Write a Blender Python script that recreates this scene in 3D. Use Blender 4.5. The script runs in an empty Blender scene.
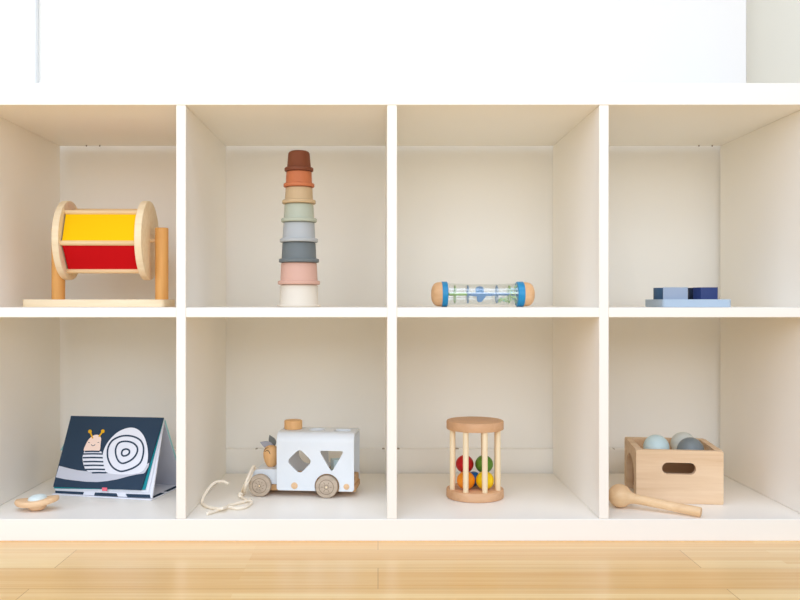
import bpy, bmesh, math, random
from mathutils import Vector, Matrix, Euler
random.seed(7)
PI = math.pi
R = math.radians
COL = bpy.context.scene.collection
scene = bpy.context.scene

# ------------------------------------------------------------------ camera frame
F, CX, CY, D0, HC = 876.0, 378.0, 301.0, 1.467, 0.402
def W(px, py, D):
    return Vector(((px - CX) * D / F, D - D0, HC - (py - CY) * D / F))
def ray(px, py):
    return Vector(((px - CX) / F, 1.0, -(py - CY) / F))
CAM = Vector((0, -D0, HC))
def hit(px, py, p0, n):
    d = ray(px, py)
    return CAM + d * ((p0 - CAM).dot(n) / d.dot(n))
def on_floor(px, py, z):
    return hit(px, py, Vector((0, 0, z)), Vector((0, 0, 1)))

# ------------------------------------------------------------------ materials
def lin(c):
    return tuple((v / 12.92 if v <= .04045 else ((v + .055) / 1.055) ** 2.4) for v in (x / 255 for x in c)) + (1,)
def base_mat(name, rough=.5, spec=.5):
    m = bpy.data.materials.new(name); m.use_nodes = True
    b = m.node_tree.nodes['Principled BSDF']
    b.inputs['Roughness'].default_value = rough
    b.inputs['Specular IOR Level'].default_value = spec
    return m, m.node_tree, b
def paint(name, c, rough=.5, spec=.4, bump=0, bscale=300, var=.04):
    m, t, b = base_mat(name, rough, spec)
    tc = t.nodes.new('ShaderNodeTexCoord'); n = t.nodes.new('ShaderNodeTexNoise')
    n.inputs['Scale'].default_value = bscale if bump else 9; n.inputs['Detail'].default_value = 3
    t.links.new(tc.outputs['Object'], n.inputs['Vector'])
    mx = t.nodes.new('ShaderNodeMix'); mx.data_type = 'RGBA'
    l = lin(c)
    mx.inputs['A'].default_value = tuple(v * (1 - var) for v in l[:3]) + (1,)
    mx.inputs['B'].default_value = tuple(min(1, v * (1 + var)) for v in l[:3]) + (1,)
    t.links.new(n.outputs['Fac'], mx.inputs['Factor']); t.links.new(mx.outputs['Result'], b.inputs['Base Color'])
    if bump:
        bp = t.nodes.new('ShaderNodeBump'); bp.inputs['Strength'].default_value = bump; bp.inputs['Distance'].default_value = .001
        t.links.new(n.outputs['Fac'], bp.inputs['Height']); t.links.new(bp.outputs['Normal'], b.inputs['Normal'])
    return m
def wood(name, c1, c2, axis=0, scale=90, stretch=.08, rough=.5, spec=.35):
    m, t, b = base_mat(name, rough, spec)
    tc = t.nodes.new('ShaderNodeTexCoord'); mp = t.nodes.new('ShaderNodeMapping')
    s = [1, 1, 1]; s[axis] = stretch
    mp.inputs['Scale'].default_value = s
    n = t.nodes.new('ShaderNodeTexNoise'); n.inputs['Scale'].default_value = scale
    n.inputs['Detail'].default_value = 6; n.inputs['Roughness'].default_value = .6; n.inputs['Distortion'].default_value = .4
    r = t.nodes.new('ShaderNodeValToRGB')
    r.color_ramp.elements[0].position = .3; r.color_ramp.elements[1].position = .7
    r.color_ramp.elements[0].color = lin(c2); r.color_ramp.elements[1].color = lin(c1)
    t.links.new(tc.outputs['Object'], mp.inputs['Vector']); t.links.new(mp.outputs['Vector'], n.inputs['Vector'])
    t.links.new(n.outputs['Fac'], r.inputs['Fac']); t.links.new(r.outputs['Color'], b.inputs['Base Color'])
    bp = t.nodes.new('ShaderNodeBump'); bp.inputs['Strength'].default_value = .08; bp.inputs['Distance'].default_value = .001
    t.links.new(n.outputs['Fac'], bp.inputs['Height']); t.links.new(bp.outputs['Normal'], b.inputs['Normal'])
    return m
def clear_plastic(name):
    m = bpy.data.materials.new(name); m.use_nodes = True
    t = m.node_tree; t.nodes.remove(t.nodes['Principled BSDF'])
    o = t.nodes['Material Output']
    tr = t.nodes.new('ShaderNodeBsdfTransparent'); tr.inputs['Color'].default_value = (.975, .985, .98, 1)
    gl = t.nodes.new('ShaderNodeBsdfGlossy'); gl.inputs['Roughness'].default_value = .1
    mx = t.nodes.new('ShaderNodeMixShader')
    mx.inputs[0].default_value = .1; t.links.new(tr.outputs[0], mx.inputs[1]); t.links.new(gl.outputs[0], mx.inputs[2])
    t.links.new(mx.outputs[0], o.inputs['Surface'])
    return m

M = {}
M['laminate'] = paint('white_laminate', (247, 242, 232), .38, .4, var=.008)
M['wall'] = paint('white_wall_paint', (246, 243, 236), .7, .3, bump=.05, bscale=400, var=.01)
M['beige'] = paint('beige_wall_paint', (240, 237, 222), .8, .3, bump=.05, bscale=400, var=.01)
M['trim'] = paint('trim_paint', (240, 241, 238), .5, .4, var=.01)
M['beech'] = wood('beech', (236, 200, 158), (218, 176, 132), 0)
M['beech_z'] = wood('beech_upright', (228, 178, 112), (212, 156, 92), 2)
M['birch'] = wood('birch_ply', (242, 224, 190), (230, 207, 167), 0)
M['birch_x'] = wood('birch_rod', (234, 205, 158), (222, 186, 136), 0)
M['cage_rod'] = wood('pale_birch_rod', (248, 229, 194), (240, 216, 176), 2)
M['cage_disc'] = wood('cage_beech', (222, 178, 138), (206, 157, 114), 0, 70)
M['box_wood'] = wood('box_beech', (240, 212, 178), (218, 182, 142), 0, 60, .05)
M['mallet'] = wood('mallet_beech', (236, 202, 158), (222, 182, 136), 0, 70)
M['post'] = wood('warm_beech', (232, 176, 104), (220, 160, 88), 2)
M['chassis'] = wood('chassis_wood', (212, 168, 118), (190, 144, 96), 0)
M['peg'] = wood('warm_peg', (236, 188, 132), (222, 170, 112), 2)
M['wheel'] = wood('grey_brown_wheel', (200, 182, 160), (172, 154, 134), 0, 120, .3)
M['wheel_dark'] = paint('engraved_ring', (128, 110, 94), .6)
M['rain_cap'] = wood('rain_cap_wood', (228, 184, 138), (212, 164, 116), 0)
M['yellow'] = paint('yellow_fabric', (242, 192, 3), .8, .15, bump=.15, bscale=900)
M['red'] = paint('red_fabric', (200, 8, 18), .8, .15, bump=.15, bscale=900)
M['blue_plastic'] = paint('blue_plastic', (30, 136, 184), .35)
M['blue_paddle'] = paint('blue_paddle', (70, 132, 182), .4)
M['green_plastic'] = paint('green_plastic', (150, 192, 96), .4)
M['bead'] = paint('pale_green_bead', (204, 228, 168), .35)
M['bead2'] = paint('aqua_bead', (176, 226, 220), .35)
M['clear'] = clear_plastic('clear_plastic')
M['van_white'] = paint('van_white', (226, 231, 235), .45)
M['felt_grey'] = paint('felt_grey', (160, 160, 168), .9, .1, bump=.3, bscale=900)
M['felt_dark'] = paint('felt_dark_grey', (120, 122, 118), .9, .1, bump=.3, bscale=900)
M['ink'] = paint('ink', (52, 44, 38), .8)
M['cord'] = paint('cream_cord', (246, 234, 214), .9, .1, bump=.4, bscale=700)
M['navy'] = paint('navy_cloth', (50, 66, 84), .85, .1, bump=.2, bscale=900)
M['cloth_white'] = paint('cloth_white', (226, 228, 236), .85, .1, bump=.15, bscale=900)
M['cloth_grey'] = paint('cloth_grey', (196, 198, 208), .85, .1, bump=.15, bscale=900)
M['teal'] = paint('teal_cloth', (38, 142, 152), .85, .1)
M['aqua'] = paint('aqua_cloth', (150, 200, 200), .85, .1)
M['peach'] = paint('peach_print', (244, 216, 200), .85, .1)
M['mustard'] = paint('mustard_print', (222, 170, 40), .85, .1)
M['pink_tab'] = paint('pink_tab', (232, 110, 126), .8, .1)
M['mint'] = paint('mint_paint', (208, 232, 236), .4)
M['mint_pale'] = paint('pale_mint_paint', (216, 228, 226), .5)
M['ball_white'] = paint('offwhite_ball', (216, 220, 214), .4)
M['ball_grey'] = paint('slate_ball', (124, 133, 136), .4)
M['dark'] = paint('dark_gap', (140, 124, 106), .9, .1)

# floor: bamboo planks
def floor_mat():
    m, t, b = base_mat('bamboo_floor', .26, .45)
    N, L = t.nodes.new, t.links.new
    tc = N('ShaderNodeTexCoord')
    mp = N('ShaderNodeMapping'); mp.inputs['Location'].default_value = (0.487, 0.052 + 0.096 * 20, 0)
    L(tc.outputs['Object'], mp.inputs['Vector'])
    br = N('ShaderNodeTexBrick'); br.offset = .5; br.offset_frequency = 2; br.squash = 1
    for k, v in (('Scale', 1), ('Mortar Size', .0006), ('Mortar Smooth', .3), ('Bias', 0), ('Brick Width', .974), ('Row Height', .096)):
        br.inputs[k].default_value = v
    br.inputs['Color1'].default_value = (0, 0, 0, 1); br.inputs['Color2'].default_value = (1, 1, 1, 1); br.inputs['Mortar'].default_value = (.5, .5, .5, 1)
    L(mp.outputs['Vector'], br.inputs['Vector'])
    # narrow bamboo strips, each its own tone, plus long fibres
    mp2 = N('ShaderNodeMapping'); mp2.inputs['Location'].default_value = (0.2, 0.052 + 0.096 * 20, 0)
    L(tc.outputs['Object'], mp2.inputs['Vector'])
    b2 = N('ShaderNodeTexBrick'); b2.offset = .37; b2.offset_frequency = 3; b2.squash = 1
    for k, v in (('Scale', 1), ('Mortar Size', .0002), ('Mortar Smooth', .5), ('Bias', 0), ('Brick Width', 1.31), ('Row Height', .0192)):
        b2.inputs[k].default_value = v
    b2.inputs['Color1'].default_value = (0, 0, 0, 1); b2.inputs['Color2'].default_value = (1, 1, 1, 1); b2.inputs['Mortar'].default_value = (.3, .3, .3, 1)
    L(mp2.outputs['Vector'], b2.inputs['Vector'])
    mp3 = N('ShaderNodeMapping'); mp3.inputs['Scale'].default_value = (1.6, 130, 1)
    L(tc.outputs['Object'], mp3.inputs['Vector'])
    n = N('ShaderNodeTexNoise'); n.inputs['Scale'].default_value = 1.5; n.inputs['Detail'].default_value = 5
    L(mp3.outputs['Vector'], n.inputs['Vector'])
    a1 = N('ShaderNodeMath'); a1.operation = 'MULTIPLY_ADD'; a1.inputs[1].default_value = .2
    a2 = N('ShaderNodeMath'); a2.operation = 'MULTIPLY_ADD'; a2.inputs[1].default_value = .32
    a3 = N('ShaderNodeMath'); a3.operation = 'MULTIPLY'; a3.inputs[1].default_value = .62
    L(n.outputs['Fac'], a3.inputs[0]); L(b2.outputs['Color'], a2.inputs[0]); L(a3.outputs[0], a2.inputs[2])
    L(br.outputs['Color'], a1.inputs[0]); L(a2.outputs[0], a1.inputs[2])
    r = N('ShaderNodeValToRGB')
    r.color_ramp.elements[0].position = .26; r.color_ramp.elements[1].position = .76
    r.color_ramp.elements[0].color = lin((232, 176, 102)); r.color_ramp.elements[1].color = lin((254, 219, 156))
    L(a1.outputs[0], r.inputs['Fac'])
    mx = N('ShaderNodeMix'); mx.data_type = 'RGBA'; mx.inputs['B'].default_value = lin((196, 148, 92))
    L(br.outputs['Fac'], mx.inputs['Factor']); L(r.outputs['Color'], mx.inputs['A'])
    L(mx.outputs['Result'], b.inputs['Base Color'])
    return m
M['floor'] = floor_mat()

# baseboard: white paint with a broken dark caulk crack just under its top edge
def baseboard_mat():
    m, t, b = base_mat('baseboard_paint', .5, .4)
    N, L = t.nodes.new, t.links.new
    tc = N('ShaderNodeTexCoord'); sp = N('ShaderNodeSeparateXYZ'); L(tc.outputs['Object'], sp.inputs[0])
    n = N('ShaderNodeTexNoise'); n.noise_dimensions = '1D'; n.inputs['Scale'].default_value = 9; n.inputs['Detail'].default_value = 4
    n.inputs['Roughness'].default_value = .65
    L(sp.outputs['X'], n.inputs['W'])
    g = N('ShaderNodeMath'); g.operation = 'GREATER_THAN'; g.inputs[1].default_value = .6; L(n.outputs['Fac'], g.inputs[0])
    h = N('ShaderNodeMath'); h.operation = 'GREATER_THAN'; h.inputs[1].default_value = .0861; L(sp.outputs['Z'], h.inputs[0])
    mu = N('ShaderNodeMath'); mu.operation = 'MULTIPLY'; L(g.outputs[0], mu.inputs[0]); L(h.outputs[0], mu.inputs[1])
    mx = N('ShaderNodeMix'); mx.data_type = 'RGBA'
    mx.inputs['A'].default_value = lin((246, 243, 236)); mx.inputs['B'].default_value = lin((165, 150, 130))
    L(mu.outputs[0], mx.inputs['Factor']); L(mx.outputs['Result'], b.inputs['Base Color'])
    return m
M['baseboard'] = baseboard_mat()

# ------------------------------------------------------------------ mesh helpers (all add to a bmesh)
def new(): return bmesh.new()
def obj(name, bm, mat, parent=None, smooth=35):
    bmesh.ops.recalc_face_normals(bm, faces=bm.faces)
    me = bpy.data.meshes.new(name); bm.to_mesh(me); bm.free()
    for p in me.polygons: p.use_smooth = True
    me.set_sharp_from_angle(angle=R(smooth))
    for m in (mat if isinstance(mat, (list, tuple)) else [mat]): me.materials.append(m)
    o = bpy.data.objects.new(name, me); COL.objects.link(o)
    if parent is not None:
        o.parent = parent
    return o
def tag(o, label, cat, group=None):
    o['label'] = label; o['category'] = cat
    if group: o['group'] = group
    return o
def thing(name, label, cat, loc=(0, 0, 0), rz=0, group=None):
    o = bpy.data.objects.new(name, None); COL.objects.link(o)
    o.empty_display_size = .05
    o.location = loc; o.rotation_euler = (0, 0, rz)
    return tag(o, label, cat, group)
def single(name, bm, mat, label, cat, loc, rot=(0, 0, 0), group=None, smooth=35):
    o = obj(name, bm, mat, None, smooth); o.location = loc; o.rotation_euler = rot
    return tag(o, label, cat, group)
def struct(name, bm, mat):
    o = obj(name, bm, mat); o['kind'] = 'structure'; return o
def box(bm, lo, hi, bev=0, seg=2):
    t = bmesh.new(); bmesh.ops.create_cube(t, size=1)
    for v in t.verts:
        v.co = Vector([(lo[i] + hi[i]) / 2 + v.co[i] * (hi[i] - lo[i]) for i in range(3)])
    if bev: bmesh.ops.bevel(t, geom=t.edges[:], offset=bev, segments=seg, affect='EDGES', profile=.5)
    merge(bm, t); return bm
def merge(bm, t, mat=None, mi=None):
    if mat is not None: bmesh.ops.transform(t, matrix=mat, verts=t.verts)
    mp = [bm.verts.new(v.co) for v in t.verts]
    t.verts.index_update()
    for f in t.faces:
        nf = bm.faces.new([mp[v.index] for v in f.verts]); nf.material_index = f.material_index if mi is None else mi
    t.free()
def lathe(bm, prof, seg=40, mat=None, mi=None):
    """prof: list of (r, z); r == 0 closes to a pole"""
    t = bmesh.new(); rings = []
    for r, z in prof:
        if r < 1e-7: rings.append([t.verts.new((0, 0, z))])
        else: rings.append([t.verts.new((r * math.cos(2 * PI * k / seg), r * math.sin(2 * PI * k / seg), z)) for k in range(seg)])
    for a, b in zip(rings, rings[1:]):
        for k in range(seg):
            j = (k + 1) % seg
            if len(a) == 1 and len(b) == 1: continue
            if len(a) == 1: t.faces.new((a[0], b[k], b[j]))
            elif len(b) == 1: t.faces.new((a[k], a[j], b[0]))
            else: t.faces.new((a[k], a[j], b[j], b[k]))
    merge(bm, t, mat, mi); return bm
def rodprof(r, z0, z1, b=.0008):
    return [(0, z0), (r - b, z0), (r - b * .3, z0 + b * .3), (r, z0 + b), (r, z1 - b), (r - b * .3, z1 - b * .3), (r - b, z1), (0, z1)]
def rod(bm, p, q, r, b=.0008, seg=24, mi=None):
    p, q = Vector(p), Vector(q); d = q - p
    m = Matrix.Translation(p) @ d.to_track_quat('Z', 'Y').to_matrix().to_4x4()
    return lathe(bm, rodprof(r, 0, d.length, b), seg, m, mi)
def sphere(bm, r, c=(0, 0, 0), seg=40, rings=24, mi=None, s=(1, 1, 1)):
    t = bmesh.new(); bmesh.ops.create_uvsphere(t, u_segments=seg, v_segments=rings, radius=r)
    for v in t.verts: v.co = Vector((v.co.x * s[0], v.co.y * s[1], v.co.z * s[2])) + Vector(c)
    merge(bm, t, None, mi); return bm
def smooth_path(pts, n=10):
    pts = [Vector(p) for p in pts]; out = []
    P = [2 * pts[0] - pts[1]] + pts + [2 * pts[-1] - pts[-2]]
    for i in range(1, len(P) - 2):
        a, b, c, d = P[i - 1:i + 3]
        for k in range(n):
            t = k / n
            out.append(.5 * ((2 * b) + (c - a) * t + (2 * a - 5 * b + 4 * c - d) * t * t + (3 * b - a - 3 * c + d) * t ** 3))
    return out + [pts[-1]]
def smooth_loop(pts, n=8):
    pts = [Vector(p) for p in pts]; m = len(pts); out = []
    for i in range(m):
        a, b, c, d = pts[i - 1], pts[i], pts[(i + 1) % m], pts[(i + 2) % m]
        for k in range(n):
            t = k / n
            out.append(.5 * ((2 * b) + (c - a) * t + (2 * a - 5 * b + 4 * c - d) * t * t + (3 * b - a - 3 * c + d) * t ** 3))
    return out
def tube(bm, pts, r, seg=10, mi=None):
    pts = [Vector(p) for p in pts]; t = bmesh.new(); rings = []
    up = Vector((0, 0, 1))
    for i, p in enumerate(pts):
        d = (pts[min(i + 1, len(pts) - 1)] - pts[max(i - 1, 0)]).normalized()
        a = d.cross(up)
        if a.length < 1e-3: a = d.cross(Vector((1, 0, 0)))
        a.normalize(); b = a.cross(d)
        rings.append([t.verts.new(p + r * (math.cos(2 * PI * k / seg) * a + math.sin(2 * PI * k / seg) * b)) for k in range(seg)])
    for A, B in zip(rings, rings[1:]):
        for k in range(seg): t.faces.new((A[k], A[(k + 1) % seg], B[(k + 1) % seg], B[k]))
    t.faces.new(rings[0][::-1]); t.faces.new(rings[-1])
    merge(bm, t, None, mi); return bm
def plate(bm, outer, holes, th, mat=None, mi=None):
    """2D outline (+ holes) in xy, extruded from z=0 to z=th"""
    t = bmesh.new(); edges = []
    for loop in [outer] + list(holes):
        vs = [t.verts.new((p[0], p[1], 0)) for p in loop]
        edges += [t.edges.new((vs[i], vs[(i + 1) % len(vs)])) for i in range(len(vs))]
    bmesh.ops.triangle_fill(t, edges=edges, use_beauty=True)
    if th:
        r = bmesh.ops.extrude_face_region(t, geom=t.faces[:])
        bmesh.ops.translate(t, vec=(0, 0, th), verts=[v for v in r['geom'] if isinstance(v, bmesh.types.BMVert)])
    bmesh.ops.recalc_face_normals(t, faces=t.faces)
    merge(bm, t, mat, mi); return bm
def rrect(x0, y0, x1, y1, r, n=6):
    o = []
    for cx, cy, a in ((x1 - r, y1 - r, 0), (x0 + r, y1 - r, 90), (x0 + r, y0 + r, 180), (x1 - r, y0 + r, 270)):
        for k in range(n + 1):
            q = R(a + 90 * k / n); o.append((cx + r * math.cos(q), cy + r * math.sin(q)))
    return o
def circle(cx, cy, r, n=32, a0=0):
    return [(cx + r * math.cos(a0 + 2 * PI * k / n), cy + r * math.sin(a0 + 2 * PI * k / n)) for k in range(n)]
def round_poly(pts, r, n=5):
    """rounds the corners of a convex polygon"""
    out = []; m = len(pts)
    for i in range(m):
        p = Vector(pts[i]); a = (Vector(pts[i - 1]) - p).normalized(); b = (Vector(pts[(i + 1) % m]) - p).normalized()
        p0, p1 = p + a * r, p + b * r
        for k in range(n + 1):
            t = k / n
            out.append(tuple((1 - t) ** 2 * p0 + 2 * t * (1 - t) * p + t * t * p1))
    return out
# orient a plate (xy outline, z thickness) so that x->x, y->z, thickness->+y
UPRIGHT = Matrix(((1, 0, 0, 0), (0, 0, 1, 0), (0, 1, 0, 0), (0, 0, 0, 1)))
def slab(bm, corners, off, mi=None):
    """polygon (world or local points) given thickness along off"""
    off = Vector(off); a = [bm.verts.new(Vector(c)) for c in corners]; b = [bm.verts.new(Vector(c) + off) for c in corners]
    fs = [bm.faces.new(a), bm.faces.new(b[::-1])]
    n = len(a)
    for i in range(n): fs.append(bm.faces.new((a[i], a[(i + 1) % n], b[(i + 1) % n], b[i])))
    if mi is not None:
        for f in fs: f.material_index = mi
    return bm

# ------------------------------------------------------------------ the setting
WY = .415
struct('floor', box(new(), (-3.2, -3.6, -.05), (3.2, WY + .6, 0)), M['floor'])
struct('wall_back', box(new(), (-3.2, WY, -.05), (.7925, WY + .12, 2.6), .002, 1), M['wall'])
struct('wall_right', box(new(), (.7, WY + .13, -.05), (3.2, WY + .23, 2.6)), M['beige'])
struct('baseboard_back', box(new(), (-3.2, .398, 0), (.7925, WY, .0868), .0012, 1), M['baseboard'])
tb = new(); box(tb, (-1.05, WY - .018, 0), (-.7275, WY - .0005, 2.6), .004, 3); struct('trim_1', tb, M['trim'])

# ------------------------------------------------------------------ shelving unit
FZ, SZ = .0365 + .0003, 0.39094 + .0003          # compartment floor heights
sh = thing('shelving_unit', 'white eight-compartment open shelving unit holding the toys, standing on the wooden floor', 'shelf', (0.0257, 0, 0))
ox = -.0257; DEP = .39
def sbox(name, lo, hi, bev=.0008):
    return obj(name, box(new(), (lo[0] + ox, lo[1], lo[2]), (hi[0] + ox, hi[1], hi[2]), bev, 1), M['laminate'], sh)
sbox('top_panel', (-.711, 0, 0.73047), (.7625, DEP, 0.76715))
sbox('bottom_panel', (-.711, 0, 0), (.7625, DEP, .0365))
sbox('side_panel', (-.711, 0, FZ), (-.674, DEP, 0.73047))
sbox('side_panel', (.7253, 0, FZ), (.7625, DEP, 0.73047))
DIV = ((-0.33835, -0.3221), (0.01541, 0.03182), (0.37084, 0.38693))
for a, b in DIV: sbox('divider', (a, .0012, FZ), (b, DEP, 0.73047))
ed = [-.674] + [v for d in DIV for v in d] + [.7253]
for i in range(4): sbox('shelf_board', (ed[2 * i], .002, 0.37453), (ed[2 * i + 1], DEP, 0.39094))
for x in (-.614, -.586, .676, .704):
    t = new(); rod(t, (x + ox, DEP - .012, 0.7275), (x + ox, DEP - .012, 0.7308), .0014, .0003, 12); obj('screw_head', t, M['dark'], sh)

# ------------------------------------------------------------------ spinning drum
dr = thing('spinning_drum', 'wooden spinning drum with yellow and red fabric panels turning between two posts', 'toy', (-.505, 1.65 - D0, SZ), R(1.5))
DX0, DX1 = -.0962, .0972
t = new(); plate(t, rrect(-.1455, -.05, .1125, .05, .006), [], .0135); obj('base_board', t, M['birch'], dr)
for x in (DX0, DX1): obj('post', lathe(new(), rodprof(.0122, .0135, .1485, .0012), 28, Matrix.Translation((x, 0, 0))), M['post'], dr)
DC = .1245; RD = .0742
def disc_bm(x0, x1):
    return rod(new(), (x0, 0, DC), (x1, 0, DC), RD, .0015, 64)
d0, d1 = -.0842, .0765
obj('end_disc', disc_bm(d0, d0 + .0125), M['birch'], dr); obj('end_disc', disc_bm(d1 - .013, d1), M['birch'], dr)
obj('axle', rod(new(), (DX0, 0, DC), (DX1, 0, DC), .0033, .0004, 16), M['birch_x'], dr)
ra = .0625
ang = [R(188 + 60 * k) for k in range(6)]    # 180 deg faces the front
def dpt(a, x, r=ra): return Vector((x, r * math.cos(a), DC + r * math.sin(a)))
for a in ang: obj('rod', rod(new(), dpt(a, d0 + .0125), dpt(a, d1 - .0125), .0046, .0004, 16), M['birch_x'], dr)
cols = ['red', 'yellow', 'red', 'yellow', 'red', 'yellow']
# panel k spans from rod k to rod k+1: upward from the front is decreasing angle
for k in range(6):
    a, b = ang[k], ang[(k + 1) % 6]
    mid = (dpt(a, 0, 1) + dpt(b, 0, 1)) / 2 - Vector((0, 0, DC)) * 1
    n = Vector((0, math.cos((a + R(30))), math.sin((a + R(30)))))
    q = [dpt(a, d0 + .015), dpt(b, d0 + .015), dpt(b, d1 - .015), dpt(a, d1 - .015)]
    obj('fabric_panel', slab(new(), [v - n * .001 for v in q], n * .0016), M['red' if k % 2 == 0 else 'yellow'], dr)

# ------------------------------------------------------------------ stacking cups
CUPD = 1.60; K = CUPD / F
cx = W(299, 306, CUPD).x
def zz(y): return HC - (y - CY) * K
cups = [  # name colour, rgb, y of rim bottom, rim half width px, body half width at rim, half width at top, label
 ('cream', (221, 209, 190), None, 21.6, 19.4, 18.6, 'cream stacking cup, bottom cup of the tower standing on the shelf'),
 ('pink', (210, 166, 146), 284.6, 21.0, 18.5, 17.7, 'pink stacking cup between the cream and the dark grey-blue cup'),
 ('slate', (110, 116, 116), 262.6, 20.0, 17.3, 16.5, 'dark grey-blue stacking cup above the pink cup'),
 ('mist', (177, 179, 178), 242.4, 19.0, 16.2, 15.4, 'pale blue-grey stacking cup above the dark grey-blue cup'),
 ('sage', (180, 184, 164), 222.4, 17.8, 15.0, 14.3, 'sage green stacking cup between pale blue-grey and sand cups'),
 ('sand', (200, 172, 132), 204.0, 16.8, 13.9, 13.3, 'sand-coloured stacking cup below the orange cup'),
 ('orange', (198, 116, 74), 187.4, 15.4, 13.1, 12.6, 'orange stacking cup just under the brown top cup'),
 ('brown', (124, 68, 42), 171.6, 14.4, 11.9, 10.6, 'brown stacking cup, topmost and smallest of the tower'),
]
for i, (cn, rgb, yb, rw, bw, tw, lab) in enumerate(cups):
    z0 = SZ if yb is None else zz(yb)
    z1 = (zz(cups[i + 1][2]) if i + 1 < len(cups) else zz(151.3)) - .0001
    h = z1 - z0; rim = .0072 if i else .004
    rr, rb, rt = rw * K, bw * K, tw * K; w = .0022
    f = .0024 if i < 7 else .0045
    rimin = min(rb - w, (cups[i - 1][5] * K - .0035) if i else 9)
    prof = [(rimin, 0), (rr - .0012, 0), (rr, .0012), (rr, rim - .0016), (rr - .001, rim - .0006), (rb + .0006, rim), (rb, rim + .0008),
            (rt + (rb - rt) * .1, h - f), (rt - f * .3, h - f * .35), (rt - f, h), (0, h), (0, h - w), (rt - f - w * .4, h - w), (rb - w, rim + .001), (rimin, rim * .7), (rimin, 0)]
    t = lathe(new(), prof, 56)
    bmesh.ops.remove_doubles(t, verts=t.verts, dist=1e-6)
    single('stacking_cup', t, paint('cup_' + cn, rgb, .55, .3), lab, 'cup', (cx, CUPD - D0, z0), group='stacking cup tower', smooth=40)

# ------------------------------------------------------------------ rainmaker
RM = thing('rainmaker', 'clear tube rainmaker rattle with blue bands and rounded wooden end caps, lying on the shelf', 'rattle', W(482.5, 306.4, 1.6) * 1, R(2))
RM.location.z = SZ
kk = 1.6 / F; rc = .0231
def xr(prof, mat=None):   # lathe around x axis through (0,0,rc)
    return lathe(new(), prof, 48, Matrix.Translation((0, 0, rc)) @ Matrix.Rotation(R(90), 4, 'Y'))
def X(px): return (px - 482.5) * kk
for sgn in (-1, 1):
    a = X(441.3) if sgn < 0 else X(523.4); e = X(431) if sgn < 0 else X(534.6)
    L = abs(e - a)
    pr = [(0, a), (.0222, a)] + [(.0222 * (max(0, 1 - u ** 3.2)) ** .42, a + sgn * L * u) for u in (.15, .3, .45, .6, .72, .82, .9, .95, .98)] + [(0, e)]
    obj('end_cap', xr(pr), M['rain_cap'], RM)
    b0, b1 = (X(441.3), X(447)) if sgn < 0 else (X(516.6), X(523.4))
    obj('band', xr([(0, b0), (rc - .001, b0), (rc, b0 + .001), (rc, b1 - .001), (rc - .001, b1), (0, b1)]), M['blue_plastic'], RM)
xs = [X(448) + (X(517.6) - X(447)) * k / 16 for k in range(17)]
def tr(x): return .0186 + .0022 * (abs(x) / .064) ** 2
pr = [(tr(x), x) for x in xs]; pr += [(tr(x) - .0012, x) for x in xs[::-1]] + [pr[0]]
obj('tube', xr(pr), M['clear'], RM)
obj('core_rod', rod(new(), (X(448), 0, rc), (X(467), 0, rc), .0026, .0002), M['green_plastic'], RM)
obj('core_rod', rod(new(), (X(467), 0, rc), (X(517.6), 0, rc), .0026, .0002), M['blue_paddle'], RM)
for px, mt in ((454.5, 'green_plastic'), (467.5, 'blue_paddle'), (496.5, 'blue_paddle'), (509, 'green_plastic')):
    t = new(); plate(t, circle(0, 0, .0164, 36), [circle(0, 0, .0138, 36)], .0008, Matrix.Translation((X(px), 0, rc)) @ Matrix.Rotation(R(90), 4, 'Y'))
    for q in range(4):
        a = R(20 + 90 * q); rod(t, (X(px), 0, rc), (X(px), .014 * math.cos(a), rc + .014 * math.sin(a)), .0007, .0001, 8)
    obj('baffle_ring', t, M[mt], RM)
    t = xr([(0, X(px) + .001), (.0163, X(px) + .001), (.0163, X(px) + .0016), (0, X(px) + .0016)]); obj('baffle_disc', t, M['clear'], RM)
# blue paddle: long body with a round lobe above and a pointed one below
pl = [(-.0155, .0025), (-.006, .003), (-.0070, .009), (-.0045, .0132), (.001, .0146), (.0060, .0132), (.0085, .009), (.0078, .0035), (.016, .0025), (.025, .002), (.025, -.003), (.012, -.0035),
      (.0105, -.0060), (.0045, -.0135), (.0, -.0148), (-.0035, -.0125), (-.0048, -.004), (-.0155, -.003)]
t = new(); plate(t, [(a + X(479), b + rc) for a, b in pl], [], .004, Matrix.Translation((0, -.004, 0)) @ UPRIGHT); obj('paddle', t, M['blue_paddle'], RM)
t = new(); t2 = new()
for k in range(120):
    x = random.uniform(X(499), X(516.5)); a = random.uniform(-PI, PI); r = random.uniform(.004, .0155) ; y, z = r * math.cos(a), r * math.sin(a)
    if x < X(509.6): z = -abs(z) * .5 - .007; y *= .5
    if x < X(509.6) and random.random() < .5: continue
    if abs(x - X(509.5)) < .0025: continue
    sphere(t if random.random() < .72 else t2, .0019, (x, y, rc + z), 10, 6)
o = obj('bead_filling', t, M['bead'], RM); o['kind'] = 'stuff'
o = obj('bead_filling', t2, M['bead2'], RM); o['kind'] = 'stuff'

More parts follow.
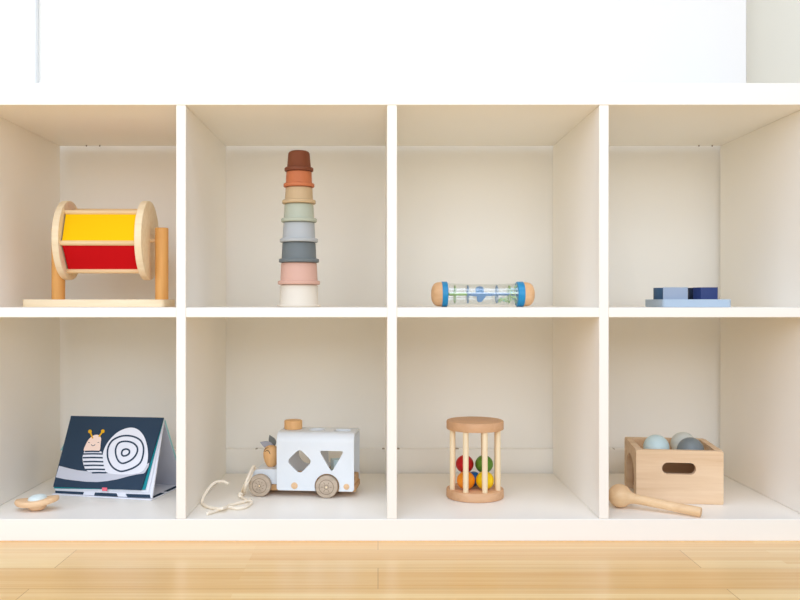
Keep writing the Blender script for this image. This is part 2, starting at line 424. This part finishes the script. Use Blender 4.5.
# ------------------------------------------------------------------ blue puzzle board and its blocks
pz = (.504, 1.55 - D0, SZ)
t = new(); plate(t, rrect(0, 0, .1225, .107, .007), [], .0137)
single('puzzle_board', t, paint('pale_blue_board', (174, 190, 204), .5), 'pale blue square puzzle board lying at the shelf edge under four blue blocks', 'puzzle', pz)
bz = SZ + .0137
def block(outline, rgb, label, loc_d):
    x0 = sum(p[0] for p in outline) / len(outline); y0 = sum(p[1] for p in outline) / len(outline)
    t = new(); plate(t, [(x - x0, y - y0) for x, y in outline], [], .0215)
    single('puzzle_block', t, paint('block_%d' % rgb[0], rgb, .5), label, 'block', (x0, y0 - D0, bz), group='blocks on the blue puzzle board')
block(round_poly([(.509, 1.565), (.554, 1.565), (.548, 1.604), (.527, 1.604)], .0012), (156, 168, 186), 'light blue block at the front left of the pale blue board', 0)
block(circle(.5345, 1.632, .0205, 40), (58, 90, 120), 'steel blue block behind the light blue block', 0)
block(round_poly([(.577, 1.565), (.6072, 1.565), (.613, 1.585), (.600, 1.604), (.579, 1.604), (.5695, 1.584)], .0012), (38, 56, 108), 'navy blue block at the front right of the pale blue board', 0)
block(round_poly([(.5735, 1.612), (.610, 1.612), (.610, 1.650), (.5735, 1.650)], .0015), (22, 36, 62), 'almost black blue block in the gap behind the light blue and navy blocks', 0)

# ------------------------------------------------------------------ snail book
BO = Vector((-.4142, 1.602 - D0, FZ)); BR = R(-13.5)
bk = thing('fabric_book', 'dark navy fabric easel book with a white snail on the cover, standing folded open', 'book', BO, BR)
bk_m = Matrix.Translation(BO) @ Matrix.Rotation(BR, 4, 'Z'); bk_i = bk_m.inverted()
AV, AZ = .046, .144
def bw(u, v, z): return bk_m @ Vector((u, v, z))
apexR, apexL = bw(-.001, AV, AZ), bw(-.199, AV, AZ)
def page_plane(k):   # k = distance in front of the backing panel
    p0 = bw(0, .002, .004); nrm = (apexR - apexL).cross(p0 - apexR).normalized()
    if nrm.y > 0: nrm = -nrm
    return p0 + nrm * k, nrm
def page_pt(px, py, k):
    p0, n = page_plane(k); p = bk_i @ hit(px, py, p0, n); p.z = max(p.z, .0027); return p
def loc_n():
    return bk_i.to_3x3() @ page_plane(0)[1]
NV = loc_n()
def page(name, pts, k, th, mat, parent=bk, curve=None):
    return obj(name, slab(new(), [page_pt(x, y, k) for x, y in pts], -NV * th), mat, parent)
# base board with white cloth and dark dashes
t = new(); box(t, (-.206, 0, 0), (0, .132, .0024), .0006, 1)
base = obj('base_panel', t, M['cloth_white'], bk)
t = new()
for a, b in ((.012, .054), (.066, .116)): box(t, (-.010, a, .0020), (-.0012, b, .0027))
obj('edge_print', t, M['navy'], base)
page('backing_panel', [(71.5, 416), (164.3, 418), (152, 498.2), (55.0, 493.6)], 0, .003, M['cloth_white'])
page('inner_page', [(71.3, 416), (164.0, 418), (148.5, 492.7), (54.3, 489.4)], .0022, .0014, M['cloth_white'])
page('inner_page', [(71.2, 416), (163.9, 418), (145.2, 489.8), (53.7, 488.4)], .0042, .0012, M['teal'])
cover = page('cover', [(71, 415.8), (163.6, 417.6), (141, 490.2), (104, 488.6), (53, 486.8)], .0075, .0022, M['navy'])
page('ribbon_tab', [(102, 487.5), (107, 487.6), (107, 491), (102, 490.8)], .0082, .0005, M['pink_tab'])
# back panel, hung from the same ridge
q = [Vector((-.198, AV + .002, AZ - .0028)), Vector((-.001, AV + .002, AZ - .0028)), Vector((0, .126, .0027)), Vector((-.206, .126, .0027))]
bp = obj('rear_panel', slab(new(), q, (0, .004, .0015)), M['cloth_grey'], bk)
t = new(); slab(t, [q[1] + Vector((0, .002, 0)), q[2] + Vector((0, .002, 0)), q[2] + Vector((.0015, .005, 0)), q[1] + Vector((.0015, .005, 0))], (-.003, 0, 0)); obj('edge_binding', t, M['aqua'], bp)
page('page_tip', [(63, 446), (66, 438), (68, 446), (66, 452), (60.5, 450)], -.004, .001, M['aqua'])
# dashes printed along the foot of the backing panel
t = new()
def pr_poly(bm, pts, k, mi=0):
    p2 = [page_pt(x, y, k) for x, y in pts]
    tt = bmesh.new(); vs = [tt.verts.new(p) for p in p2]
    es = [tt.edges.new((vs[i], vs[(i + 1) % len(vs)])) for i in range(len(vs))]
    bmesh.ops.triangle_fill(tt, edges=es, use_beauty=True)
    merge(bm, tt, None, mi)
def stroke(bm, pts, w, k, mi, closed=False):
    pts = [Vector((p[0], p[1])) for p in pts]; n = len(pts); L_, R_ = [], []
    for i, p in enumerate(pts):
        a = pts[i - 1] if (closed or i) else p; b = pts[(i + 1) % n] if (closed or i < n - 1) else p
        d = (b - a).normalized(); nn = Vector((-d.y, d.x)) * w / 2
        L_.append(page_pt(*(p + nn), k)); R_.append(page_pt(*(p - nn), k))
    A = [bm.verts.new(v) for v in L_]; B = [bm.verts.new(v) for v in R_]
    for i in range(n if closed else n - 1):
        j = (i + 1) % n; f = bm.faces.new((A[i], A[j], B[j], B[i])); f.material_index = mi
for pts in ([(55.2, 490.6), (84, 491.9), (83, 494.6), (55.4, 493.2)], [(95, 492.4), (116.5, 493.4), (118, 496.6), (94, 495.6)], [(125.5, 493.8), (149.8, 494.6), (150.6, 498.0), (127.5, 497.2)]):
    pr_poly(t, pts, .0004)
slots = [o for o in bk.children if o.name.startswith('backing')]
obj('dash_print', t, M['navy'], slots[0])
# the snail
t = new(); K0 = .0079
def q4(x, y): return (x / 4, 390 + y / 4)
ground = [q4(236, 303), q4(270, 312), q4(310, 321), q4(350, 325), q4(380, 332), q4(420, 333), q4(470, 330), q4(540, 325), q4(578, 312), q4(586, 296), q4(597, 291), q4(594, 306), q4(580, 330),
          q4(575, 334), q4(545, 338), q4(510, 346), q4(470, 357), q4(430, 364), q4(390, 368), q4(345, 367), q4(300, 362), q4(260, 357), q4(223, 349)]
pr_poly(t, ground, K0, 0)
shell = smooth_loop([q4(410, 262), q4(420, 228), q4(442, 195), q4(475, 166), q4(515, 151), q4(548, 156), q4(574, 182), q4(588, 222), q4(592, 262), q4(585, 302), q4(560, 330), q4(500, 338), q4(440, 334), q4(414, 318), q4(408, 290)], 6)
pr_poly(t, [tuple(p)[:2] for p in [Vector((s[0], s[1], 0)) for s in shell]], K0 + .0002, 1)
body = [q4(337, 245), q4(352, 242), q4(405, 246), q4(412, 262), q4(422, 335), q4(352, 326), q4(340, 316), q4(333, 295), q4(329, 270)]
pr_poly(t, body, K0 + .0003, 1)
for y, xa, xb in ((246, 339, 398), (256, 333, 411), (271, 330, 411), (287, 333, 413), (302, 336, 415), (318, 341, 420), (331, 368, 422)):
    stroke(t, [q4(xa, y), q4((xa + xb) / 2, y - 1), q4(xb, y)], 1.5, K0 + .0006, 3)
def q10(x, y): return (40 + x / 10, 410 + y / 10)
head = smooth_loop([q10(440, 408), q10(455, 350), q10(490, 290), q10(540, 252), q10(585, 250), q10(610, 280), q10(606, 340), q10(592, 408), q10(515, 412)], 5)
pr_poly(t, [(p[0], p[1]) for p in head], K0 + .0005, 2)
for a, b in ((q10(528, 285), q10(500, 215)), (q10(588, 268), q10(628, 212))):
    stroke(t, [a, ((a[0] + b[0]) / 2, (a[1] + b[1]) / 2), b], 1.5, K0 + .0007, 4)
    pr_poly(t, circle(b[0], b[1], 1.9, 14), K0 + .0008, 4)
for c in (q10(490, 325), q10(584, 325)): stroke(t, [(c[0] - .9, c[1] + .3), (c[0], c[1] - .3), (c[0] + .8, c[1] + .3)], .5, K0 + .0008, 3)
stroke(t, [q10(512, 345), q10(522, 356), q10(535, 358), q10(552, 345)], .6, K0 + .0008, 3)
def r10(x, y): return (100 + x / 10, 410 + y / 10)
for loop in ([(74, 440), (85, 365), (130, 300), (220, 260), (320, 262), (400, 300), (434, 370), (428, 460), (400, 530), (340, 575), (270, 602), (200, 612), (130, 575), (88, 510)],
             [(156, 430), (162, 370), (195, 325), (260, 313), (330, 330), (372, 375), (368, 430), (330, 485), (270, 522), (215, 532), (175, 495)],
             [(216, 435), (228, 402), (262, 390), (292, 405), (290, 435), (262, 455), (230, 458)]):
    stroke(t, [r10(p[0], p[1]) for p in smooth_loop([(a, b, 0) for a, b in loop], 6)], 1.65, K0 + .0006, 3, True)
obj('snail_print', t, [M['cloth_grey'], M['cloth_white'], M['peach'], M['navy'], M['mustard']], cover)

# ------------------------------------------------------------------ wavy wooden disc toy
sp_loc = on_floor(37, 510.2, FZ)
sp = thing('wooden_spinner', 'small wavy wooden toy with a pale mint dome, left of the navy snail book', 'toy', sp_loc, R(0))
t = new(); seg = 72; Rr = .0382
prof = [(0, .0115), (.012, .0115), (.02, .0112), (.03, .0112), (.0362, .0120), (Rr, .0148), (Rr, .0185), (.0364, .0212), (.030, .0216), (.02, .0208), (.012, .0205), (0, .0205)]
TILT = .1
lathe(t, prof, seg)
for v in t.verts:
    r = math.hypot(v.co.x, v.co.y); a = math.atan2(v.co.y, v.co.x)
    v.co.z += .0022 * math.cos(2 * a) * (r / Rr) ** 2 + TILT * v.co.x - .0008; v.co.y *= .6
obj('wavy_body', t, M['beech'], sp)
t = lathe(new(), [(0, 0), (.006, .0003), (.0115, .002), (.0150, .0050), (.0163, .0090), (.0165, .0125), (0, .0125)], 40); obj('foot_knob', t, M['beech'], sp)
t = lathe(new(), [(0, .019), (.0165, .019), (.0163, .0225), (.0146, .0262), (.0102, .0288), (.005, .0300), (0, .0303)], 40)
for v in t.verts: v.co.z += TILT * v.co.x - .0025; v.co.x += .001
obj('dome', t, M['mint_pale'], sp)

# ------------------------------------------------------------------ wooden camper van
VO = Vector((-.1894, 1.638 - D0, FZ)); VR = R(-5.5)
vn = thing('toy_van', 'white wooden toy camper van with shape windows, wooden wheels and cream pull cord', 'toy', VO, VR)
v_m = Matrix.Translation(VO) @ Matrix.Rotation(VR, 4, 'Z'); v_i = v_m.inverted()
VL, VWd, VT, VB, RR, TH = .1454, .092, .119, .0115, .018, .0045
wx, wr = .0950, .0207
arch = [(wx + .0232 * math.cos(R(a)), wr + .0232 * math.sin(R(a))) for a in range(180, -1, -12)]
arch = [p for p in arch if p[1] > VB]
xa = math.sqrt(.0232 ** 2 - (wr - VB) ** 2)
def side_outline():
    o = [(.003, VB), (wx - xa, VB)] + [(wx + .0232 * math.cos(R(a)), wr + .0232 * math.sin(R(a))) for a in range(200, -21, -10)] + [(wx + xa, VB), (VL - .003, VB), (VL, VB + .003), (VL, VT - RR), (0, VT - RR), (0, VB + .003)]
    return o
dm = (.0432, .066)
diamond = round_poly([(dm[0], dm[1] - .0240), (dm[0] + .0243, dm[1]), (dm[0], dm[1] + .0240), (dm[0] - .0243, dm[1])], .009)
tri = round_poly([(.1035, .0465), (.1270, .0865), (.0800, .0865)], .0065)
t = new()
plate(t, side_outline(), [diamond, tri], TH, UPRIGHT)
plate(t, side_outline(), [[(VL - x + 0, y) for x, y in circle(VL - .045, .066, .02, 28)], rrect(.084, .048, .124, .086, .003)], TH, Matrix.Translation((0, VWd - TH, 0)) @ UPRIGHT)
plate(t, [(0, RR), (VL, RR), (VL, VWd - RR), (0, VWd - RR)], [circle(.022, .052, .0155, 32), circle(.068, .048, .0165, 32), rrect(.104, .028, .134, .058, .003)], TH, Matrix.Translation((0, 0, VT - TH)))
for y0, s in ((RR, -1), (VWd - RR, 1)):
    for k in range(8):
        A0, A1 = R(90 * k / 8), R(90 * (k + 1) / 8)
        def pt(a, r, x): return Vector((x, y0 + s * r * math.cos(a), VT - RR + r * math.sin(a)))
        vs = [[t.verts.new(pt(a, r, x)) for x in (0, VL)] for a, r in ((A0, RR), (A1, RR), (A1, RR - TH), (A0, RR - TH))]
        t.faces.new((vs[0][0], vs[0][1], vs[1][1], vs[1][0])); t.faces.new((vs[3][0], vs[2][0], vs[2][1], vs[3][1]))
        for e in (0, 1): t.faces.new([v[e] for v in vs])
bmesh.ops.remove_doubles(t, verts=t.verts, dist=1e-6)
body = obj('body_shell', t, M['van_white'], vn, 30)
for x in (.0335, .1315): obj('wooden_dowel', rod(new(), (x, -.0012, .0205), (x, .006, .0205), .0062 if x < .1 else .0055, .0006, 24), M['beech'], body)
t = box(new(), (-.048, .010, .0085), (VL + .002, VWd - .010, .020), .002, 2)
box(t, (.002, .0062, .012), (VL - .001, VWd - .0062, .032), .0015, 1)
# let the wheel arches run clear of the chassis: it is narrower than the wheels' inner faces
obj('chassis', t, M['chassis'], vn)
t = new()
hood = [(0.0, .0205), (-.0475, .0205), (-.052, .026), (-.052, .036), (-.0495, .042), (-.0435, .0462), (-.034, .048), (0.0, .048)]
plate(t, hood, [], VWd - .022, Matrix.Translation((0, .011, 0)) @ UPRIGHT); bmesh.ops.bevel(t, geom=[e for e in t.edges if e.calc_face_angle(0) > .6], offset=.0015, segments=2, affect='EDGES')
obj('hood', t, M['van_white'], vn)
for x in (-.0310, wx):
    obj('axle', rod(new(), (x, -.001, wr), (x, VWd + .001, wr), .003, .0003, 12), M['chassis'], vn)
    for y0, s in ((0.0, -1), (VWd, 1)):
        ya, yb = y0 + s * .0085, y0 - s * .0050
        tt = rod(new(), (x, ya, wr), (x, yb, wr), wr, .0022, 48); w_ = obj('wheel', tt, M['wheel'], vn)
        if s < 0:
            t = new(); mm = Matrix.Translation((x, ya - .0004, wr)) @ UPRIGHT
            plate(t, circle(0, 0, .0139, 40), [circle(0, 0, .0130, 40)], .0006, mm)
            if x < 0:
                for q in range(3): rod(t, (x + .004 * math.cos(R(60 * q + 90)), ya, wr + .004 * math.sin(R(60 * q + 90))), (x - .004 * math.cos(R(60 * q + 90)), ya, wr - .004 * math.sin(R(60 * q + 90))), .0006, .0001, 6)
                for q in range(8): rod(t, (x + .0065 * math.cos(R(45 * q)), ya, wr + .0065 * math.sin(R(45 * q))), (x + .0088 * math.cos(R(45 * q + 12)), ya, wr + .0088 * math.sin(R(45 * q + 12))), .0005, .0001, 6)
            else:
                plate(t, circle(0, 0, .0045, 24), [circle(0, 0, .0037, 24)], .0006, mm)
                for q in range(6): rod(t, (x + .006 * math.cos(R(60 * q)), ya, wr + .006 * math.sin(R(60 * q))), (x + .010 * math.cos(R(60 * q)), ya, wr + .010 * math.sin(R(60 * q))), .0005, .0001, 6)
            obj('engraving', t, M['wheel_dark'], w_)
            obj('axle_pin', rod(new(), (x, ya - .0012, wr), (x, ya + .001, wr), .0018, .0003, 12), M['cage_rod'], w_)
# pull cord (part of the van)
def VP(px, py, D): return v_i @ W(px, py, D)
def FP(px, py, lift=.0034): return v_i @ on_floor(px, py, FZ + lift)
rcord = .0025
t = new()
tube(t, smooth_path([VP(256, 473.5, 1.668), VP(254.0, 466.5, 1.655), VP(251, 471, 1.638), VP(246, 482, 1.62), FP(241.5, 492.5), FP(240, 494.5)], 8), rcord)
tube(t, smooth_path([VP(257.5, 474, 1.668), VP(253.5, 470, 1.652), VP(250, 478, 1.632), VP(245.5, 486, 1.62), FP(244, 493.5), FP(240, 496, .006)], 8), rcord)
tube(t, smooth_path([VP(228.5, 483.5, 1.60), VP(222, 481.2, 1.60), VP(214.5, 482.8, 1.59), VP(208, 489.5, 1.58), VP(203.2, 498, 1.575), FP(202.3, 503), FP(206, 506), FP(213, 508), FP(222.5, 508.3, .0080),
                         FP(229, 505.5), FP(238, 503), FP(246, 501), FP(250.5, 499)], 8), rcord)
tube(t, smooth_path([FP(207.5, 513.5), FP(214, 511.5), FP(222, 508.9), FP(229, 507.2, .0032), FP(237, 508.3), FP(245, 507.2), FP(250, 504.2), FP(251.5, 501.8), FP(247, 500), FP(240, 496, .0034)], 8), rcord)
sphere(t, .0048, FP(240.5, 494.5, .0052), 14, 10)
for v in t.verts: v.co.z = max(v.co.z, .0004)   # the soft cord lies flat on the shelf
obj('pull_cord', t, M['cord'], vn)

# round peg standing in the roof
single('round_peg', lathe(new(), [(0, 0), (.0165, 0), (.0173, .001), (.0173, .0150), (.0165, .0164), (.0152, .017), (0, .017)], 40), M['peg'],
       'round wooden peg standing on the roof of the white toy van', 'block', v_m @ Vector((.0213, .052, VT + .0002)))
# figure riding behind the hood
fg = thing('wooden_figure', 'egg-shaped wooden figure with two grey felt ears sitting on the van hood', 'figure', v_m @ Vector((-.0190, .040, .0482)), VR)
fg.scale = (1.12, 1.12, 1.0)
t = lathe(new(), [(0, 0), (.006, .0002), (.0085, .003), (.0115, .010), (.0134, .018), (.0138, .025), (.0128, .031), (.0098, .037), (.005, .0405), (0, .0414)], 36)
obj('body', t, M['peg'], fg)
t = new(); tube(t, smooth_path([(-.009, -.0098, .030), (-.004, -.0128, .033), (-.001, -.0133, .0305), (.001, -.0134, .026)], 6), .0005, 6)
tube(t, smooth_path([(-.012, -.0055, .029), (-.008, -.008, .0355), (-.003, -.0085, .0375)], 6), .0005, 6)
obj('face_print', t, M['ink'], fg)
def leaf(L, wd, m):
    t = new(); o = [(0, 0)] + [(L * u, wd * math.sin(PI * u ** .8)) for u in (.15, .3, .45, .6, .75, .9)] + [(L, 0)] + [(L * u, -wd * math.sin(PI * u ** .8)) for u in (.9, .75, .6, .45, .3, .15)]
    plate(t, o, [], .0018, m); return t
obj('felt_ear', leaf(.026, .0072, Matrix.Translation((.0045, -.0015, .0365)) @ UPRIGHT @ Matrix.Rotation(R(158), 4, 'Z')), M['felt_grey'], fg)
obj('felt_ear', leaf(.023, .0062, Matrix.Translation((.0055, .0015, .0385)) @ UPRIGHT @ Matrix.Rotation(R(114), 4, 'Z')), M['felt_dark'], fg)
# shape block inside the van
single('shape_block', box(new(), (-.012, -.012, 0), (.012, .012, .030), .002), M['mint'], 'mint block inside the white van, seen through its triangular window', 'block', v_m @ Vector((.108, .055, .0321)), (0, 0, R(20)))

# ------------------------------------------------------------------ cage rattle
CG = Vector((.181, 1.635 - D0, FZ))
cg = thing('cage_rattle', 'round wooden cage rattle with pale upright rods, holding coloured balls', 'rattle', CG)
CH, CT, CR = .143, .0165, .0532
obj('bottom_disc', lathe(new(), rodprof(CR, 0, CT, .002), 64), M['cage_disc'], cg)
obj('top_disc', lathe(new(), rodprof(CR, CH - CT, CH, .002), 64), M['cage_disc'], cg)
for k in range(8):
    a = R(-118 + 45 * k); x, y = .0450 * math.cos(a), .0450 * math.sin(a)
    obj('rod', lathe(new(), rodprof(.0052, CT - .001, CH - CT + .001, .0002), 20, Matrix.Translation((x, y, 0))), M['cage_rod'], cg)
br_ = .0168; zb = FZ + CT + br_
for rgb, (x, D, z), lab, rg in (
    ((238, 142, 20), (.1625, 1.621, zb), 'orange ball at the front left inside the wooden cage rattle', .35),
    ((246, 208, 10), (.1978, 1.621, zb), 'yellow ball at the front right inside the wooden cage rattle', .35),
    ((40, 112, 176), (.1805, 1.653, zb - .0033), 'small blue ball at the back of the cage rattle, between the other balls', .35),
    ((196, 14, 26), (.1632, 1.6485, zb + .0252), 'red ball inside the wooden cage rattle above the orange ball', .35),
    ((92, 146, 44), (.1995, 1.6475, zb + .0252), 'green ball inside the wooden cage rattle above the yellow ball', .35)):
    single('ball', sphere(new(), br_ if rgb[2] < 150 else .0135), paint('ball_%d' % rgb[0], rgb, rg), lab, 'ball', (x, D - D0, z), group='balls in the cage rattle')

# ------------------------------------------------------------------ ball box
BX = Vector((.4686, 1.59 - D0, FZ)); BXR = R(-8)
bx = thing('ball_box', 'pale wooden box with a handle slot and three balls in its lid', 'box', BX, BXR)
b_m = Matrix.Translation(BX) @ Matrix.Rotation(BXR, 4, 'Z')
BW, BD, BH, BT = .1518, .152, .0955, .0115
t = new(); plate(t, rrect(0, 0, BW, BH, .003, 3), [rrect(.0455, .0525, .1045, .0735, .0104, 8)], BT, UPRIGHT); obj('front_panel', t, M['box_wood'], bx)
t = new(); plate(t, rrect(0, 0, BW, BH, .003, 3), [rrect(.0455, .0525, .1045, .0735, .0104, 8)], BT, Matrix.Translation((0, BD - BT, 0)) @ UPRIGHT); obj('rear_panel', t, M['box_wood'], bx)
# side panels run front to back; the left one has an arched opening
SIDE = Matrix(((0, 0, 1, 0), (1, 0, 0, 0), (0, 1, 0, 0), (0, 0, 0, 1)))
arch = [(BT, 0), (.030, 0), (.030, .045)] + [(.076 - .046 * math.cos(R(a)), .045 + .030 * math.sin(R(a))) for a in range(10, 171, 10)] + [(.122, .045), (.122, 0), (BD - BT, 0), (BD - BT, BH), (BT, BH)]
t = new(); plate(t, arch, [], BT, SIDE); obj('side_panel', t, M['box_wood'], bx)
t = new(); plate(t, [(BT, 0), (BD - BT, 0), (BD - BT, BH), (BT, BH)], [], BT, Matrix.Translation((BW - BT, 0, 0)) @ SIDE); obj('side_panel', t, M['box_wood'], bx)
obj('bottom_panel', box(new(), (BT, BT, .001), (BW - BT, BD - BT, .007)), M['box_wood'], bx)
balls = [('mint', M['mint'], 656.2, 1.665, 'pale mint ball resting in the wooden box lid, on the left'),
         ('white', M['ball_white'], 683.3, 1.700, 'off-white ball at the back of the wooden box lid'),
         ('grey', M['ball_grey'], 690.6, 1.632, 'slate grey ball at the front right of the wooden box lid')]
hl = []; lt = .0770; rB = .0242; czl = .0868
b_i = b_m.inverted()
for n_, m_, px, D, lab in balls:
    p = W(px, 440, D); p.z = FZ + czl
    q = b_i @ p; hl.append(circle(q.x, q.y, math.sqrt(rB ** 2 - (czl - lt) ** 2) + .0004, 36))
    single('wooden_ball', sphere(new(), rB), m_, lab, 'ball', p, group='balls in the wooden box lid')
t = new(); plate(t, [(BT, BT), (BW - BT, BT), (BW - BT, BD - BT), (BT, BD - BT)], hl, -.005, Matrix.Translation((0, 0, lt)))
obj('lid', t, M['box_wood'], bx)

# ------------------------------------------------------------------ mallet
H = Vector((.428, 1.55 - D0, FZ + .0207)); E = Vector((.5455, 1.478 - D0, FZ + .0086))
ml = thing('mallet', 'wooden mallet with a round head lying in front of the pale wooden box', 'mallet', (H.x, H.y, FZ))
d = E - H; Lh = d.length
mm = Matrix.Translation((0, 0, .0207)) @ d.to_track_quat('X', 'Z').to_matrix().to_4x4()
mz = mm @ Matrix.Rotation(R(90), 4, 'Y')
rh = .0206
pr = [(0, -rh)] + [(rh * math.sin(R(a)), -rh * math.cos(R(a))) for a in range(12, 143, 10)] + [(.0112, .0186), (.0098, .0215), (.009, .0255)]
t = lathe(new(), pr + [(0, .0255)], 40, mz); obj('head', t, M['mallet'], ml)
t = lathe(new(), [(0, .0235), (.0088, .0235), (.0082, .04), (.0080, .09), (.0084, Lh - .0015), (.0078, Lh - .0003), (.007, Lh), (0, Lh)], 32, mz); obj('handle', t, M['mallet'], ml)

# ------------------------------------------------------------------ light, world, camera
def area(name, loc, target, sx, sy, power, col=(1, 1, 1)):
    l = bpy.data.lights.new(name, 'AREA'); l.shape = 'RECTANGLE'; l.size = sx; l.size_y = sy; l.energy = power; l.color = col
    o = bpy.data.objects.new(name, l); COL.objects.link(o); o.location = loc
    o.rotation_euler = (Vector(target) - Vector(loc)).to_track_quat('-Z', 'Y').to_euler(); return o
LIGHTS = dict(A=((0, -3.4, 1.6), (0, 0, .35), 4, 1.6), B=((-2.6, -1.8, 1.4), (0, 0, .4), 2, 1.6), C=((0, -1.6, 2.7), (0, -1.6, 0), 3, 2), D=((0, -3.4, .8), (0, 0, .5), 4, 1.2), E=((2.6, -1.8, 1.4), (0, 0, .4), 2, 1.6))  # C is a fill added overhead to brighten the floor, no known ceiling lamp
POW = dict(A=(51.5, 58.3, 67.5), B=(25.7, 28.0, 33.0), C=(46.4, 51.3, 60), D=(22, 21.3, 18.8), E=(0, 0, 0)); WORLD = (.07, .095, .17)  # D is an added low fill standing in for warm room bounce, no window
for k, (l_, t_, sx_, sy_) in LIGHTS.items():
    p = max(POW[k])
    if p > 0: area({'A': 'window_light', 'B': 'left_window_light', 'C': 'overhead_fill', 'D': 'warm_bounce_fill', 'E': 'right_window_light'}[k], l_, t_, sx_, sy_, p, tuple(v / p for v in POW[k]))
w = bpy.data.worlds.new('World'); scene.world = w; w.use_nodes = True
bg = w.node_tree.nodes['Background']; bg.inputs['Color'].default_value = WORLD + (1,); bg.inputs['Strength'].default_value = 1
cam = bpy.data.cameras.new('Camera'); co = bpy.data.objects.new('Camera', cam); COL.objects.link(co)
cam.sensor_width = 36; cam.lens = F / 800 * 36; cam.shift_x = (400 - CX) / 800; cam.shift_y = (CY - 300) / 800
co.location = CAM; co.rotation_euler = (R(90), 0, 0); cam.clip_start = .01
scene.camera = co
vs = scene.view_settings
vs.view_transform = 'Standard'; vs.look = 'None'; vs.gamma = 1; vs.use_curve_mapping = False; vs.exposure = 0
scene.cycles.use_denoising = True
scene.cycles.max_bounces = 10; scene.cycles.diffuse_bounces = 8; scene.cycles.transparent_max_bounces = 24
